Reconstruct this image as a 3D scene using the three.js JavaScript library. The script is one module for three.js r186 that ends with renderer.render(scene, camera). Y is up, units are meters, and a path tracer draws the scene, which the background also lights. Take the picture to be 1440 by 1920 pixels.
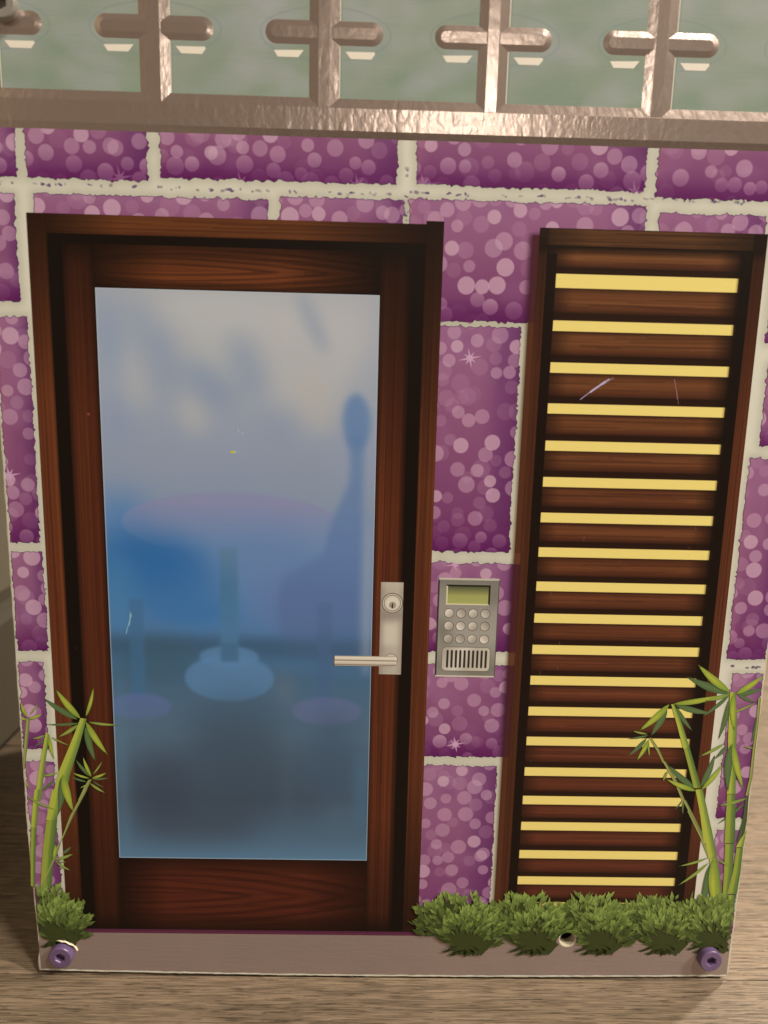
import * as THREE from 'three';
import { mergeGeometries } from 'three/addons/utils/BufferGeometryUtils.js';
import { RectAreaLightUniformsLib } from 'three/addons/lights/RectAreaLightUniformsLib.js';

// ---------------------------------------------------------------- camera, light, exposure
const scene = new THREE.Scene();
const camera = new THREE.PerspectiveCamera(67.3, 3 / 4, 0.01, 60);
camera.position.set(0.1471, 0.27665, 0.31145);
camera.up.set(-0.0214394, 0.98256417, -0.18468351);
camera.lookAt(0.1471 + 0.02083486, 0.27665 - 0.18424675, 0.31145 - 0.98265917);
camera.focus = 0.335; camera.userData.fStop = 7;
scene.add(camera);
const renderer = new THREE.WebGLRenderer({ antialias: true });
renderer.setSize(768, 1024);
renderer.toneMapping = THREE.LinearToneMapping;
renderer.toneMappingExposure = 1.24;
renderer.shadowMap.enabled = true;
RectAreaLightUniformsLib.init();
scene.background = new THREE.Color().setRGB(0.15, 0.115, 0.08);      // the dim warm room around
const WARM = new THREE.Color().setRGB(1, 0.9, 0.755);
const lampMetal = new THREE.MeshStandardMaterial({ color: 0xd8d2c6, roughness: 0.6 });
function roomLamp(name, label, pos, aim, w, h, power) {                // a flat lit panel in a shallow housing, aimed at a point
  const g = new THREE.Group(); g.name = name; g.position.set(...pos); scene.add(g); g.lookAt(...aim);
  g.userData = { label, category: 'lamp' };
  const housing = new THREE.Mesh(new THREE.BoxGeometry(w + 0.04, h + 0.04, 0.03), lampMetal); housing.name = 'housing'; housing.position.z = -0.022;
  const glow = new THREE.Mesh(new THREE.PlaneGeometry(w, h), new THREE.MeshStandardMaterial({ color: 0xffffff, emissive: WARM, emissiveIntensity: 2 })); glow.name = 'diffuser';
  const light = new THREE.RectAreaLight(WARM, power, w, h); light.position.z = 0.006; light.rotation.y = Math.PI;
  light.castShadow = true;
  g.add(housing, glow, light);
  return g;
}
roomLamp('floor_lamp', 'small square lamp panel standing far back facing the printed door', [0.52, 1.36, 3.3], [0.17, 0.3, 0], 0.22, 0.2, 17);
roomLamp('ceiling_lamp', 'ceiling lamp panel farthest to the right in front of the playhouse', [2.65, 2.36, 1.1], [0.16, 0.2, 0], 0.26, 0.26, 430);
roomLamp('ceiling_lamp_001', 'ceiling lamp panel to the right behind the playhouse', [2.6, 2.36, -1.65], [0.3, 0, 0], 0.2, 0.2, 700);
roomLamp('ceiling_lamp_002', 'added fill light panel nearest above the front of the playhouse', [1.3, 2.36, 1.3], [0.16, 0.2, 0], 0.3, 0.3, 125);  // fill lamp added for broad frontal light on the board

// ---------------------------------------------------------------- helpers
const MM = 0.001;
let seed = 7;
function rnd() { seed = (seed + 0x6d2b79f5) | 0; let t = Math.imul(seed ^ (seed >>> 15), 1 | seed); t = (t + Math.imul(t ^ (t >>> 7), 61 | t)) ^ t; return ((t ^ (t >>> 14)) >>> 0) / 4294967296; }
const rr = (a, b) => a + (b - a) * rnd();
const clamp = (x, a = 0, b = 1) => Math.min(b, Math.max(a, x));
const toLin = (c) => { c /= 255; return c <= 0.04045 ? c / 12.92 : ((c + 0.055) / 1.055) ** 2.4; };
const toS = (l) => 255 * (l <= 0.0031308 ? 12.92 * l : 1.055 * l ** (1 / 2.4) - 0.055);
const CAST = [0.93, 0.79, 0.6];                                        // the warm room light, divided out of the colours read from the print
const inkLin = (r, g, b) => [r, g, b].map((c, i) => clamp(toLin(c) / CAST[i], 0, 0.9));
function ink(r, g, b, a = 1) { const l = inkLin(r, g, b).map(toS); return `rgba(${l.map((c) => c.toFixed(1)).join(',')},${a})`; }
const names = new Map();
function numbered(n) { const k = names.get(n) ?? 0; names.set(n, k + 1); return k ? n + '_' + String(k).padStart(3, '0') : n; }
function add(name, geo, mat, parent, label) {
  const m = new THREE.Mesh(geo, mat); m.name = name; m.castShadow = m.receiveShadow = true; parent.add(m);
  if (label) m.userData.label = label;
  return m;
}
// a printed sheet: a canvas drawn in millimetres of the board, y up
function sheet(x0, y0, w, h, ppm, draw, alpha) {
  const c = document.createElement('canvas'); c.width = Math.round(w * ppm); c.height = Math.round(h * ppm);
  const x = c.getContext('2d');
  x.setTransform(ppm, 0, 0, -ppm, -x0 * ppm, (y0 + h) * ppm);
  draw(x, ppm);
  const t = new THREE.CanvasTexture(c); t.colorSpace = THREE.SRGBColorSpace; t.anisotropy = 8;
  return { t, x0, y0, w, h };
}
function printMat(s, rough = 0.42, extra = {}) { return new THREE.MeshPhysicalMaterial({ map: s.t, roughness: rough, specularIntensity: 0.4, ...extra }); }
function planarUV(geo, s) {
  const p = geo.attributes.position, uv = new Float32Array(p.count * 2);
  for (let i = 0; i < p.count; i++) { uv[2 * i] = (p.getX(i) / MM - s.x0) / s.w; uv[2 * i + 1] = (p.getY(i) / MM - s.y0) / s.h; }
  geo.setAttribute('uv', new THREE.BufferAttribute(uv, 2));
  return geo;
}
function shapeOf(pts, holes = []) {
  const s = new THREE.Shape(pts.map(([x, y]) => new THREE.Vector2(x * MM, y * MM)));
  for (const h of holes) s.holes.push(new THREE.Path(h.map(([x, y]) => new THREE.Vector2(x * MM, y * MM))));
  return s;
}
const rect = (x0, y0, x1, y1) => [[x0, y0], [x1, y0], [x1, y1], [x0, y1]];
const disc = (x, y, r, n = 40) => Array.from({ length: n }, (_, i) => [x + r * Math.cos(i / n * Math.PI * 2), y + r * Math.sin(i / n * Math.PI * 2)]);
// a print layer of ink and paper, top at z millimetres
function layer(pts, z, s, holes) {
  const g = new THREE.ExtrudeGeometry(shapeOf(pts, holes), { depth: (z + 0.02) * MM, bevelEnabled: false, steps: 1 });
  g.translate(0, 0, -0.02 * MM);
  return planarUV(g, s);
}
function jag(x0, y0, x1, y1, amp, step, sides = 'lbrt') {              // a torn outline
  const out = [], walk = (ax, ay, bx, by, on) => {
    const L = Math.hypot(bx - ax, by - ay), n = Math.max(2, Math.round(L / step)), nx = -(by - ay) / L, ny = (bx - ax) / L;
    let slow = 0;
    for (let i = 0; i < n; i++) { slow = slow * 0.6 + rr(-0.5, 0.5); const d = on && i ? amp * (slow * 0.9 + rr(-0.45, 0.45) - (rnd() < 0.12 ? 0.9 : 0)) : 0, t = (i + (i ? rr(-0.3, 0.3) : 0)) / n; out.push([ax + (bx - ax) * t + nx * d, ay + (by - ay) * t + ny * d]); }
  };
  walk(x0, y0, x1, y0, sides.includes('b')); walk(x1, y0, x1, y1, sides.includes('r')); walk(x1, y1, x0, y1, sides.includes('t')); walk(x0, y1, x0, y0, sides.includes('l'));
  return out;
}
const path = (x, pts) => { x.beginPath(); pts.forEach(([a, b], i) => (i ? x.lineTo(a, b) : x.moveTo(a, b))); x.closePath(); };
function soft(x, ppm, mmBlur, f) { x.save(); x.filter = `blur(${(mmBlur * ppm).toFixed(2)}px)`; f(); x.restore(); }
function grad(x, ax, ay, bx, by, stops) { const g = x.createLinearGradient(ax, ay, bx, by); stops.forEach(([t, c]) => g.addColorStop(t, c)); return g; }
function grain(n, s = 1) { const w = 256, d = new Uint8Array(w * w * 4); for (let i = 0; i < w * w; i++) { const v = 128 + n * (rnd() - 0.5) * 255; d[4 * i] = d[4 * i + 1] = d[4 * i + 2] = v; d[4 * i + 3] = 255; } const t = new THREE.DataTexture(d, w, w); t.wrapS = t.wrapT = THREE.RepeatWrapping; t.magFilter = THREE.LinearFilter; t.repeat.set(s, s); t.needsUpdate = true; return t; }
// smooth value noise
const lattice = Array.from({ length: 4096 }, () => rnd());
function vn(x, y) { const xi = Math.floor(x), yi = Math.floor(y), fx = x - xi, fy = y - yi, u = fx * fx * (3 - 2 * fx), v = fy * fy * (3 - 2 * fy), L = (a, b) => lattice[((a & 63) + ((b & 63) << 6))]; return (L(xi, yi) * (1 - u) + L(xi + 1, yi) * u) * (1 - v) + (L(xi, yi + 1) * (1 - u) + L(xi + 1, yi + 1) * u) * v; }
const fbm = (x, y, o = 4) => { let s = 0, a = 0.5; for (let i = 0; i < o; i++) { s += a * vn(x, y); x = x * 2.03 + 17; y = y * 2.03 + 5; a *= 0.5; } return s; };
// printed mahogany grain over a rectangle
function woodFill(x, x0, y0, x1, y1, along, base, dark, light, n, cathedral) {
  x.save(); path(x, rect(x0, y0, x1, y1)); x.clip();
  x.fillStyle = ink(...base); x.fillRect(x0, y0, x1 - x0, y1 - y0);
  const L = along === 'x' ? x1 - x0 : y1 - y0, W = along === 'x' ? y1 - y0 : x1 - x0;
  for (let i = 0; i < n; i++) {
    const w = rr(0, W), c = rnd() < 0.55 ? dark : light;
    x.strokeStyle = ink(...c, rr(0.08, 0.34)); x.lineWidth = rr(0.15, 0.9);
    x.beginPath(); const ph = rr(0, 40), am = rr(0.1, 0.7), a0 = rr(-0.2, 0.6) * L, len = rr(0.3, 1.2) * L;
    for (let k = 0; k <= 24; k++) { const a = a0 + len * k / 24, b = w + am * (fbm(a * 0.03 + ph, w * 0.2, 2) - 0.5) * 3; along === 'x' ? x.lineTo(x0 + a, y0 + b) : x.lineTo(x0 + b, y0 + a); }
    x.stroke();
  }
  if (cathedral) for (let i = 0; i < 9; i++) {
    const [cx, cy, rx, ry] = cathedral, k = 0.18 + i * 0.11;
    x.strokeStyle = ink(...(i % 2 ? dark : light), 0.36); x.lineWidth = 0.7 + (i % 3) * 0.45; x.beginPath();
    for (const sd of [1, -1]) { for (let a = 0; a <= 30; a++) { const u = 1 - 2 * a / 30, e = 1 + 0.25 * (fbm(a * 0.15, i * 3.1) - 0.5); const px = cx - rx * 0.5 + (u + 1) * rx * (0.28 + k * 0.5), py = cy + sd * ry * k * e * 0.62 * Math.sqrt(Math.max(0, 1 + u)) * Math.pow(Math.max(0, 1 - u), 0.9) * 0.8; a ? x.lineTo(px, py) : x.moveTo(px, py); } }
    x.stroke();
  }
  x.restore();
}

// ---------------------------------------------------------------- the place: floor boards, wall with a dark shade band at its foot
const FLOOR_Y = -1.7 * MM;
function tag(o, label, category, kind) { o.userData.label = label; if (category) o.userData.category = category; if (kind) o.userData.kind = kind; return o; }
function floorTexture(k) {
  const W = 2048, H = 448, c = document.createElement('canvas'); c.width = W; c.height = H; const x = c.getContext('2d'), im = x.createImageData(W, H);
  const b = new Uint8Array(W * H * 4);
  for (let j = 0; j < H; j++) for (let i = 0; i < W; i++) {
    const mx = i / W * 512, my = j / H * 112, wrap = Math.min(1, (W - i) / 200);
    const f = (fx, fy, o, off) => fbm(mx * fx + off, my * fy + off, o) * wrap + fbm((mx - 512) * fx + off, my * fy + off, o) * (1 - wrap);
    const warp = 5 * (f(0.012, 0.03, 3, k * 31) - 0.5);
    const fine = f(0.1, 1.75, 4, 3 + k * 7), streak = fbm(mx * 0.035 + k * 9, (my + warp * 3) * 0.42, 4) * wrap + fbm((mx - 512) * 0.035 + k * 9, (my + warp * 3) * 0.42, 4) * (1 - wrap), big = f(0.008, 0.03, 2, 60 + k);
    const pore = Math.min(0.4, Math.max(0, f(0.14, 1.9, 2, 90 + k) - 0.5) * 6);
    let v = 0.6 + (fine - 0.47) * 1.35 + (streak - 0.47) * 0.5 + (big - 0.4) * 0.3 - pore * 1.0;
    v = clamp(v);
    const lo = [0.074, 0.053, 0.034], hi = [0.295, 0.218, 0.15], o = (j * W + i) * 4;
    for (let q = 0; q < 3; q++) im.data[o + q] = toS(lo[q] + (hi[q] - lo[q]) * v);
    im.data[o + 3] = 255; b[o] = b[o + 1] = b[o + 2] = 255 * clamp(v); b[o + 3] = 255;
  }
  x.putImageData(im, 0, 0);
  const t = new THREE.CanvasTexture(c); t.colorSpace = THREE.SRGBColorSpace; t.anisotropy = 16;
  const bt = new THREE.DataTexture(b, W, H); bt.magFilter = THREE.LinearFilter; bt.needsUpdate = true; bt.flipY = true;
  for (const q of [t, bt]) { q.wrapS = q.wrapT = THREE.RepeatWrapping; }
  return new THREE.MeshStandardMaterial({ map: t, bumpMap: bt, bumpScale: 0.0003, roughness: 0.5 });
}
const floorMats = [floorTexture(0), floorTexture(1)];
const floor = new THREE.Mesh(new THREE.BoxGeometry(5.2, 0.02, 5.4).translate(2.6 - 0.13, FLOOR_Y - 0.0145, -0.3), new THREE.MeshStandardMaterial({ color: 0x2a1f16, roughness: 0.9 }));
floor.name = 'floor'; tag(floor, 'brown wood laminate floor with fine horizontal grain', null, 'structure'); floor.receiveShadow = true; scene.add(floor);
{
  const PW = 0.107, PL = 1.29, gap = 0.0007, bev = 0.0006;
  const plankGeo = (w) => {
    const hw = w / 2, hd = PW / 2 - gap / 2, s = new THREE.Shape([[-hd, -0.004], [hd, -0.004], [hd, -bev], [hd - bev, 0], [-hd + bev, 0], [-hd, -bev]].map(([a, b]) => new THREE.Vector2(a, b)));
    const g = new THREE.ExtrudeGeometry(s, { depth: w - gap, bevelEnabled: false }); g.rotateY(Math.PI / 2); g.translate(-hw, 0, 0);
    return g;
  };
  for (let r = 0; r < 34; r++) {
    const z = -0.0006 + PW / 2 - PW * (r - 5), off = [0.05, 0.2, 0.12, 0.26, 0.16][r % 5];
    for (let k = 0; k < 5; k++) {
      const x0 = Math.max(-0.115, -0.13 - off + k * PL), x1 = Math.min(4.9, -0.13 - off + (k + 1) * PL);
      if (x1 - x0 < 0.02 || z < -2.6) continue;
      const g = plankGeo(x1 - x0), p = g.attributes.position, uv = new Float32Array(p.count * 2), u0 = rr(0, 1), v0 = rr(0, 1);
      for (let i = 0; i < p.count; i++) { uv[2 * i] = p.getX(i) / 0.512 + u0; uv[2 * i + 1] = -p.getZ(i) / 0.112 + v0; }
      g.setAttribute('uv', new THREE.BufferAttribute(uv, 2));
      const m = add(numbered('plank'), g, floorMats[(r * 3 + k) % 2], floor); m.position.set((x0 + x1) / 2, FLOOR_Y, z); m.castShadow = false;
    }
  }
}
const plaster = new THREE.MeshStandardMaterial({ color: new THREE.Color().setRGB(0.2, 0.175, 0.125), roughness: 0.85, bumpMap: grain(0.5, 6), bumpScale: 0.0003 });
const wall = add('wall', new THREE.BoxGeometry(0.1, 2.45, 2.9).translate(-0.187, 1.225 + FLOOR_Y, -1.2), plaster, scene);
tag(wall, 'plain beige wall at the left behind the playhouse', null, 'structure');
{
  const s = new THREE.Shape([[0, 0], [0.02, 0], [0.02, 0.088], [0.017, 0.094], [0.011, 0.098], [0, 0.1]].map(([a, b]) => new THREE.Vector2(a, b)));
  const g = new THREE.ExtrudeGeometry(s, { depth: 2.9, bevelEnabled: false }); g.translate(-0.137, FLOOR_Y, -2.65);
  add('wall_shade_band', g, new THREE.MeshStandardMaterial({ color: new THREE.Color().setRGB(0.1, 0.083, 0.058), roughness: 0.6 }), wall, 'dark skirting shaped band standing in for the shade at the foot of the wall');  // dark colour stands in for the soft shadow low on the wall
}

// ---------------------------------------------------------------- the printed playhouse front
const panel = new THREE.Group(); panel.name = 'playhouse_front'; scene.add(panel);
tag(panel, 'toy playhouse front board printed with a wooden door, louvred shutter and purple bricks', 'playhouse');
const part = (name, geo, mat, parent = panel, label) => add(name, geo, mat, parent, label);
const HOLE = [243.5, 19.2, 3.5], TOP = 470;
const edgeL = (y) => (y > 62 ? -1 : y > 14 ? -1 + 1.5 * (62 - y) / 48 : 0.4 - 0.5 * Math.sin(y * 0.4)) ;
function boardOutline(inset) {
  const o = [], low = (x) => -1.6 * Math.sin(x / 320 * Math.PI) + 0.1;
  for (let x = 0; x <= 320.4; x += 2.4) o.push([clamp(x, edgeL(0) + inset, 320.4 - inset), low(x) + inset + rr(-0.16, 0.16)]);
  for (let y = 3; y < TOP; y += 3.1) o.push([320.6 - inset + rr(-0.13, 0.13), y]);
  o.push([320.6 - inset, TOP - inset], [-1 + inset, TOP - inset]);
  for (let y = TOP - 3; y > 2; y -= 2.7) o.push([edgeL(y) + inset * (y < 70 && y > 16 ? 1.9 : y < 120 ? 1.25 : 0.9) + rr(-0.12, 0.12), y]);
  return o;
}
const card = new THREE.MeshStandardMaterial({ color: new THREE.Color().setRGB(0.74, 0.66, 0.5), roughness: 0.9, bumpMap: grain(0.8, 200), bumpScale: 0.0002 });
{
  const g = new THREE.ExtrudeGeometry(shapeOf(boardOutline(0.35), [disc(HOLE[0], HOLE[1], HOLE[2] + 0.3)]), { depth: 4.4 * MM, bevelEnabled: true, bevelThickness: 0.3 * MM, bevelSize: 0.35 * MM, bevelSegments: 2 });
  g.translate(0, 0, -4.72 * MM);
  part('cardboard_core', g, card, panel, 'raw cream cardboard with worn frayed edges');
}
// unseen toy house walls behind the front, added to shade the left floor
{
  const b = (x0, y0, z0, x1, y1, z1) => new THREE.BoxGeometry((x1 - x0) * MM, (y1 - y0) * MM, (z1 - z0) * MM).translate((x0 + x1) / 2 * MM, (y0 + y1) / 2 * MM, (z0 + z1) / 2 * MM);
  part('unseen_side_panel', b(2, 0, -262, 7, TOP, -4.8), card); part('unseen_side_panel', b(313, 0, -262, 318, TOP, -4.8), card);
  part('unseen_back_panel', b(7.02, 0, -262, 312.98, TOP, -257), card); part('unseen_shelf_panel', b(7.02, 346, -256.9, 312.98, 351, -4.8), card);
}
const skin = (s, extra) => printMat(s, 0.4, extra);

// bricks and mortar ---------------------------------------------------
const BRICKS = [[0.4, 344, 11.8, 372], [15.5, 344, 61, 372], [65.7, 345.4, 155.4, 372], [163, 345.6, 250.4, 372], [255, 343.5, 319.6, 372],
  [0.2, 298.5, 10.2, 338.3], [17.4, 318, 106.5, 338.5], [111, 318, 158.1, 340], [160.5, 295.5, 252, 340.6], [257.2, 318, 299, 338.2], [304, 290, 319.6, 338],
  [165, 202.1, 206.2, 293.5], [165, 158.5, 214, 197.3], [165, 109.7, 214, 152.4], [165, 20.4, 206.5, 105.3],
  [0.2, 202.2, 12.5, 292.8], [0.2, 155.4, 13, 198.6], [0.2, 110.3, 10.8, 150.4], [0.4, 20, 12.6, 104.5],
  [306.2, 249, 319.6, 282], [303, 157, 319.7, 244.2], [306, 82, 319.7, 150.7], [307, 18, 319.7, 76]];
const brickOutlines = BRICKS.map(([a, b, c, d]) => jag(a, b, c, d, 0.62, 0.9).map(([x, y]) => [clamp(x, edgeL(y) + (y < 70 ? 1.05 : 0.62), 319.9), y]));
const dots = [];
for (let i = 0; i < 7000; i++) {
  const x = rr(-4, 326), y = rr(0, 380), r = rr(2.3, 3.5);
  const near = dots.filter((d) => Math.hypot(d[0] - x, d[1] - y) < (d[2] + r) * 0.9).length;
  if (near > 1 || near > 0 && !(near === 1 && rnd() < 0.03)) continue;
  const k = rnd(); dots.push([x, y, r, k < 0.16 ? 0.72 : k < 0.74 ? rr(0.4, 0.52) : rr(0.12, 0.24)]);
}
const mortarPrint = sheet(-2, -4, 326, 384, 5.2, (x, ppm) => {
  x.fillStyle = ink(213, 200, 170); x.fillRect(-2, -4, 326, 384);
  soft(x, ppm, 1.4, () => { brickOutlines.forEach((o) => { path(x, o); x.lineWidth = 2.2; x.strokeStyle = ink(150, 140, 112, 0.55); x.stroke(); }); });
  soft(x, ppm, 0.7, () => { x.fillStyle = ink(84, 60, 38, 0.9); x.fillRect(208, 32, 4, 264); });
  for (let i = 0; i < 120; i++) {                                       // printed chips along the bed joint
    const cx = rr(0, 322), v = rnd() < 0.07; x.fillStyle = ink(...(rnd() < 0.4 ? [80, 60, 88] : [140, 125, 115]), rr(0.5, 0.95));
    x.beginPath(); x.ellipse(v ? 159.3 + rr(-0.6, 0.6) : cx, v ? rr(330, 352) : 341.7 + (cx > 160 ? 0.9 : 0) + rr(-0.5, 0.5), rr(0.3, 1.1), rr(0.25, 0.6), rr(-0.4, 0.4), 0, 7); x.fill();
  }
  for (let i = 0; i < 7; i++) { x.fillStyle = ink(90, 75, 80, 0.8); x.beginPath(); x.ellipse(rr(304, 318), 153.6 + rr(-0.4, 0.4), rr(0.4, 1.1), rr(0.3, 0.6), 0, 0, 7); x.fill(); }
});
const ghosts = Array.from({ length: 380 }, () => [rr(-4, 326), rr(0, 380), rr(2.6, 4), rr(0.08, 0.2)]);
const wallPrint = sheet(-2, -4, 326, 384, 5.2, (x, ppm) => {
  BRICKS.forEach(([a, b, c, d], i) => {
    x.save(); x.beginPath(); x.rect(a - 1.6, b - 1.6, c - a + 3.2, d - b + 3.2); x.clip();
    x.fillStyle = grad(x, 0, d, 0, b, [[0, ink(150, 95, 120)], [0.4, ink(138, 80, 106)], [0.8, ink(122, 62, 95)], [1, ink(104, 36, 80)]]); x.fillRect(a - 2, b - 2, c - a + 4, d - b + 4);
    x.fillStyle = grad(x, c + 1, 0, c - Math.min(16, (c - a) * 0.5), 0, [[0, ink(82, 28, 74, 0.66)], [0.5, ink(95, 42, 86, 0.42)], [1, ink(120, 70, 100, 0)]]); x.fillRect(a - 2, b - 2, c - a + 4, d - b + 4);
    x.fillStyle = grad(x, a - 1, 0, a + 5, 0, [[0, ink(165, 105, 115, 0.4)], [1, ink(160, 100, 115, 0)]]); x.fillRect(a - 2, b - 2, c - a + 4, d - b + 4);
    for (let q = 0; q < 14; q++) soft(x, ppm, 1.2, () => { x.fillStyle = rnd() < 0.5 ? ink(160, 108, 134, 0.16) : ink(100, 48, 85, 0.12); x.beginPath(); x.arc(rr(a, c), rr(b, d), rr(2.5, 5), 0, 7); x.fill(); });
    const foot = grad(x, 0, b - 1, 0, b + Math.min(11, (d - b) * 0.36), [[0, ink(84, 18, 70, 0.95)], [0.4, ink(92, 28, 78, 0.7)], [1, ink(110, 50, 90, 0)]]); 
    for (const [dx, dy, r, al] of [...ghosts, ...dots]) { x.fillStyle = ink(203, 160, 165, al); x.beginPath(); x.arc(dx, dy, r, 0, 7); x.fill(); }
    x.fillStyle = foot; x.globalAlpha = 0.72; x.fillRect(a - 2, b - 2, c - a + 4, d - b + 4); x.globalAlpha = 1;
    path(x, brickOutlines[i]); x.lineJoin = 'round'; x.lineWidth = 0.6; x.strokeStyle = ink(70, 42, 70, 0.6); x.stroke();
    x.restore();
  });
  soft(x, ppm, 0.9, () => { x.fillStyle = ink(58, 22, 36, 0.85); x.fillRect(207.4, 32, 8, 297); });
  for (const [sx, sy, s] of [[186.3, 281.2, 5], [187.5, 115.5, 4.8], [1.5, 230, 5.2], [50.5, 344.8, 5.6], [96, 344, 6], [140.5, 344.5, 6], [165.5, 345.5, 6], [247, 345, 6], [184, 196.6, 4]]) {   // printed sparkles
    x.fillStyle = ink(198, 150, 165, sy > 300 ? 0.4 : 1); x.beginPath();
    for (let i = 0; i < 16; i++) { const a = i / 16 * Math.PI * 2 + 0.2, r = i % 2 ? s * 0.22 : s * [1, 0.62, 0.85, 0.6][(i / 2) % 4]; x.lineTo(sx + r * Math.cos(a), sy + r * Math.sin(a)); }
    x.fill();
  }
});
const wallMat = skin(wallPrint);
part('mortar', layer(boardOutline(0.5), 0.02, mortarPrint, [disc(HOLE[0], HOLE[1], HOLE[2] + 0.5)]), skin(mortarPrint), panel, 'cream printed mortar joints with dark specks');
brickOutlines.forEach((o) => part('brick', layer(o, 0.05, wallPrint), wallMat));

// the door --------------------------------------------------------------
const MAH = [[92, 44, 22], [48, 20, 10], [122, 64, 32]];
const doorPrint = sheet(12, 20, 166, 316, 6, (x, ppm) => {
  x.fillStyle = ink(20, 10, 6); x.fillRect(12, 20, 166, 316);
  woodFill(x, 14.4, 22, 21.8, 332, 'y', [98, 48, 24], [62, 28, 14], MAH[2], 26);
  woodFill(x, 167.2, 22, 174.2, 333, 'y', [90, 44, 22], [50, 22, 12], MAH[2], 26);
  woodFill(x, 21.8, 324.2, 167.3, 332, 'x', [96, 50, 24], [54, 26, 12], [120, 66, 30], 40);
  woodFill(x, 27, 22.3, 39.3, 320.8, 'y', [84, 38, 20], [46, 20, 10], [112, 56, 28], 46);
  woodFill(x, 149.9, 22.3, 162, 320.8, 'y', [86, 39, 20], [44, 18, 10], [114, 56, 28], 46);
  woodFill(x, 39.3, 304.5, 149.9, 320.8, 'x', [96, 47, 22], [48, 20, 10], [124, 64, 30], 46, [78, 312, 92, 15]);
  woodFill(x, 39.3, 22.3, 149.9, 58.5, 'x', [78, 32, 18], [44, 17, 10], [94, 42, 24], 60, [64, 40, 96, 27]);
  // the illustration's own airbrushed darks
  const dk = (ax, ay, bx, by, a, r) => { x.fillStyle = grad(x, ax, ay, bx, by, [[0, ink(18, 9, 5, a)], [1, ink(18, 9, 5, 0)]]); x.fillRect(...r); };
  dk(39.3, 0, 66, 0, 0.75, [39.3, 304.5, 110.6, 16.3]); dk(149.9, 0, 112, 0, 0.9, [39.3, 304.5, 110.6, 16.3]);
  dk(39.3, 0, 60, 0, 0.75, [39.3, 22.3, 110.6, 36.2]); dk(149.9, 0, 122, 0, 0.6, [39.3, 22.3, 110.6, 36.2]);
  dk(0, 58.5, 0, 50, 0.6, [39.3, 22.3, 110.6, 36.2]); dk(0, 22.3, 0, 32, 0.7, [27, 22.3, 135, 36.2]);
  dk(0, 304.5, 0, 308, 0.55, [39.3, 304.5, 110.6, 4]);
  dk(0, 321, 0, 312, 0.6, [27, 310, 135, 11]);
  dk(0, 321, 0, 250, 0.55, [27, 240, 12.3, 81]); dk(0, 321, 0, 220, 0.75, [149.9, 200, 12.2, 121]);
  dk(0, 22, 0, 120, 0.5, [27, 22.3, 12.3, 100]); dk(0, 22, 0, 80, 0.5, [149.9, 22.3, 12.2, 100]);
  dk(0, 332, 0, 262, 0.72, [14.4, 240, 7.4, 92]); dk(0, 333, 0, 230, 0.85, [167.2, 210, 7, 123]);
  dk(0, 22, 0, 90, 0.6, [14.4, 22, 7.4, 80]); dk(0, 22, 0, 100, 0.7, [167.2, 22, 7, 90]);
  dk(21.8, 0, 50, 0, 0.7, [21.8, 324.2, 60, 8]); dk(167.3, 0, 118, 0, 0.85, [100, 324.2, 67.3, 8]);
  dk(27, 0, 29.5, 0, 0.75, [27, 22.3, 4, 298.5]); dk(162, 0, 159.6, 0, 0.8, [158, 22.3, 4, 298.5]);
  dk(39.3, 0, 36.6, 0, 0.6, [35, 22.3, 4.3, 298.5]); dk(149.9, 0, 152, 0, 0.35, [149.9, 22.3, 3, 298.5]);
  dk(21.8, 0, 20.6, 0, 0.35, [19, 22.3, 2.8, 300]);
  x.fillStyle = ink(170, 90, 80, 0.6); x.beginPath(); x.arc(34.6, 255.5, 0.5, 0, 7); x.fill();
  for (let i = 0; i < 16; i++) { x.fillStyle = ink(190, 160, 130, 0.6); x.beginPath(); x.arc(rr(16, 173), rr(30, 325), rr(0.08, 0.2), 0, 7); x.fill(); }
});
const doorMat = skin(doorPrint);
const door = part('door', layer(rect(14.5, 22.4, 174.1, 331.3), 0.09, doorPrint), doorMat, panel, 'printed mahogany door with a large blue frosted pane');
part('door_casing', layer(rect(14.5, 22.5, 21.8, 331.4), 0.13, doorPrint), doorMat, door);
part('door_casing', layer(rect(167.3, 23.4, 174.1, 332.6), 0.13, doorPrint), doorMat, door);
part('door_casing', layer(rect(21.82, 324.3, 167.28, 331.4), 0.13, doorPrint), doorMat, door);
part('stile', layer(rect(26.6, 22.5, 39.3, 320.9), 0.12, doorPrint), doorMat, door);
part('stile', layer(rect(149.9, 22.5, 162.4, 320.9), 0.12, doorPrint), doorMat, door);
part('rail', layer(rect(39.32, 304.5, 149.88, 320.9), 0.12, doorPrint), doorMat, door);
part('rail', layer(rect(39.32, 22.5, 149.88, 58.5), 0.12, doorPrint), doorMat, door);

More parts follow.
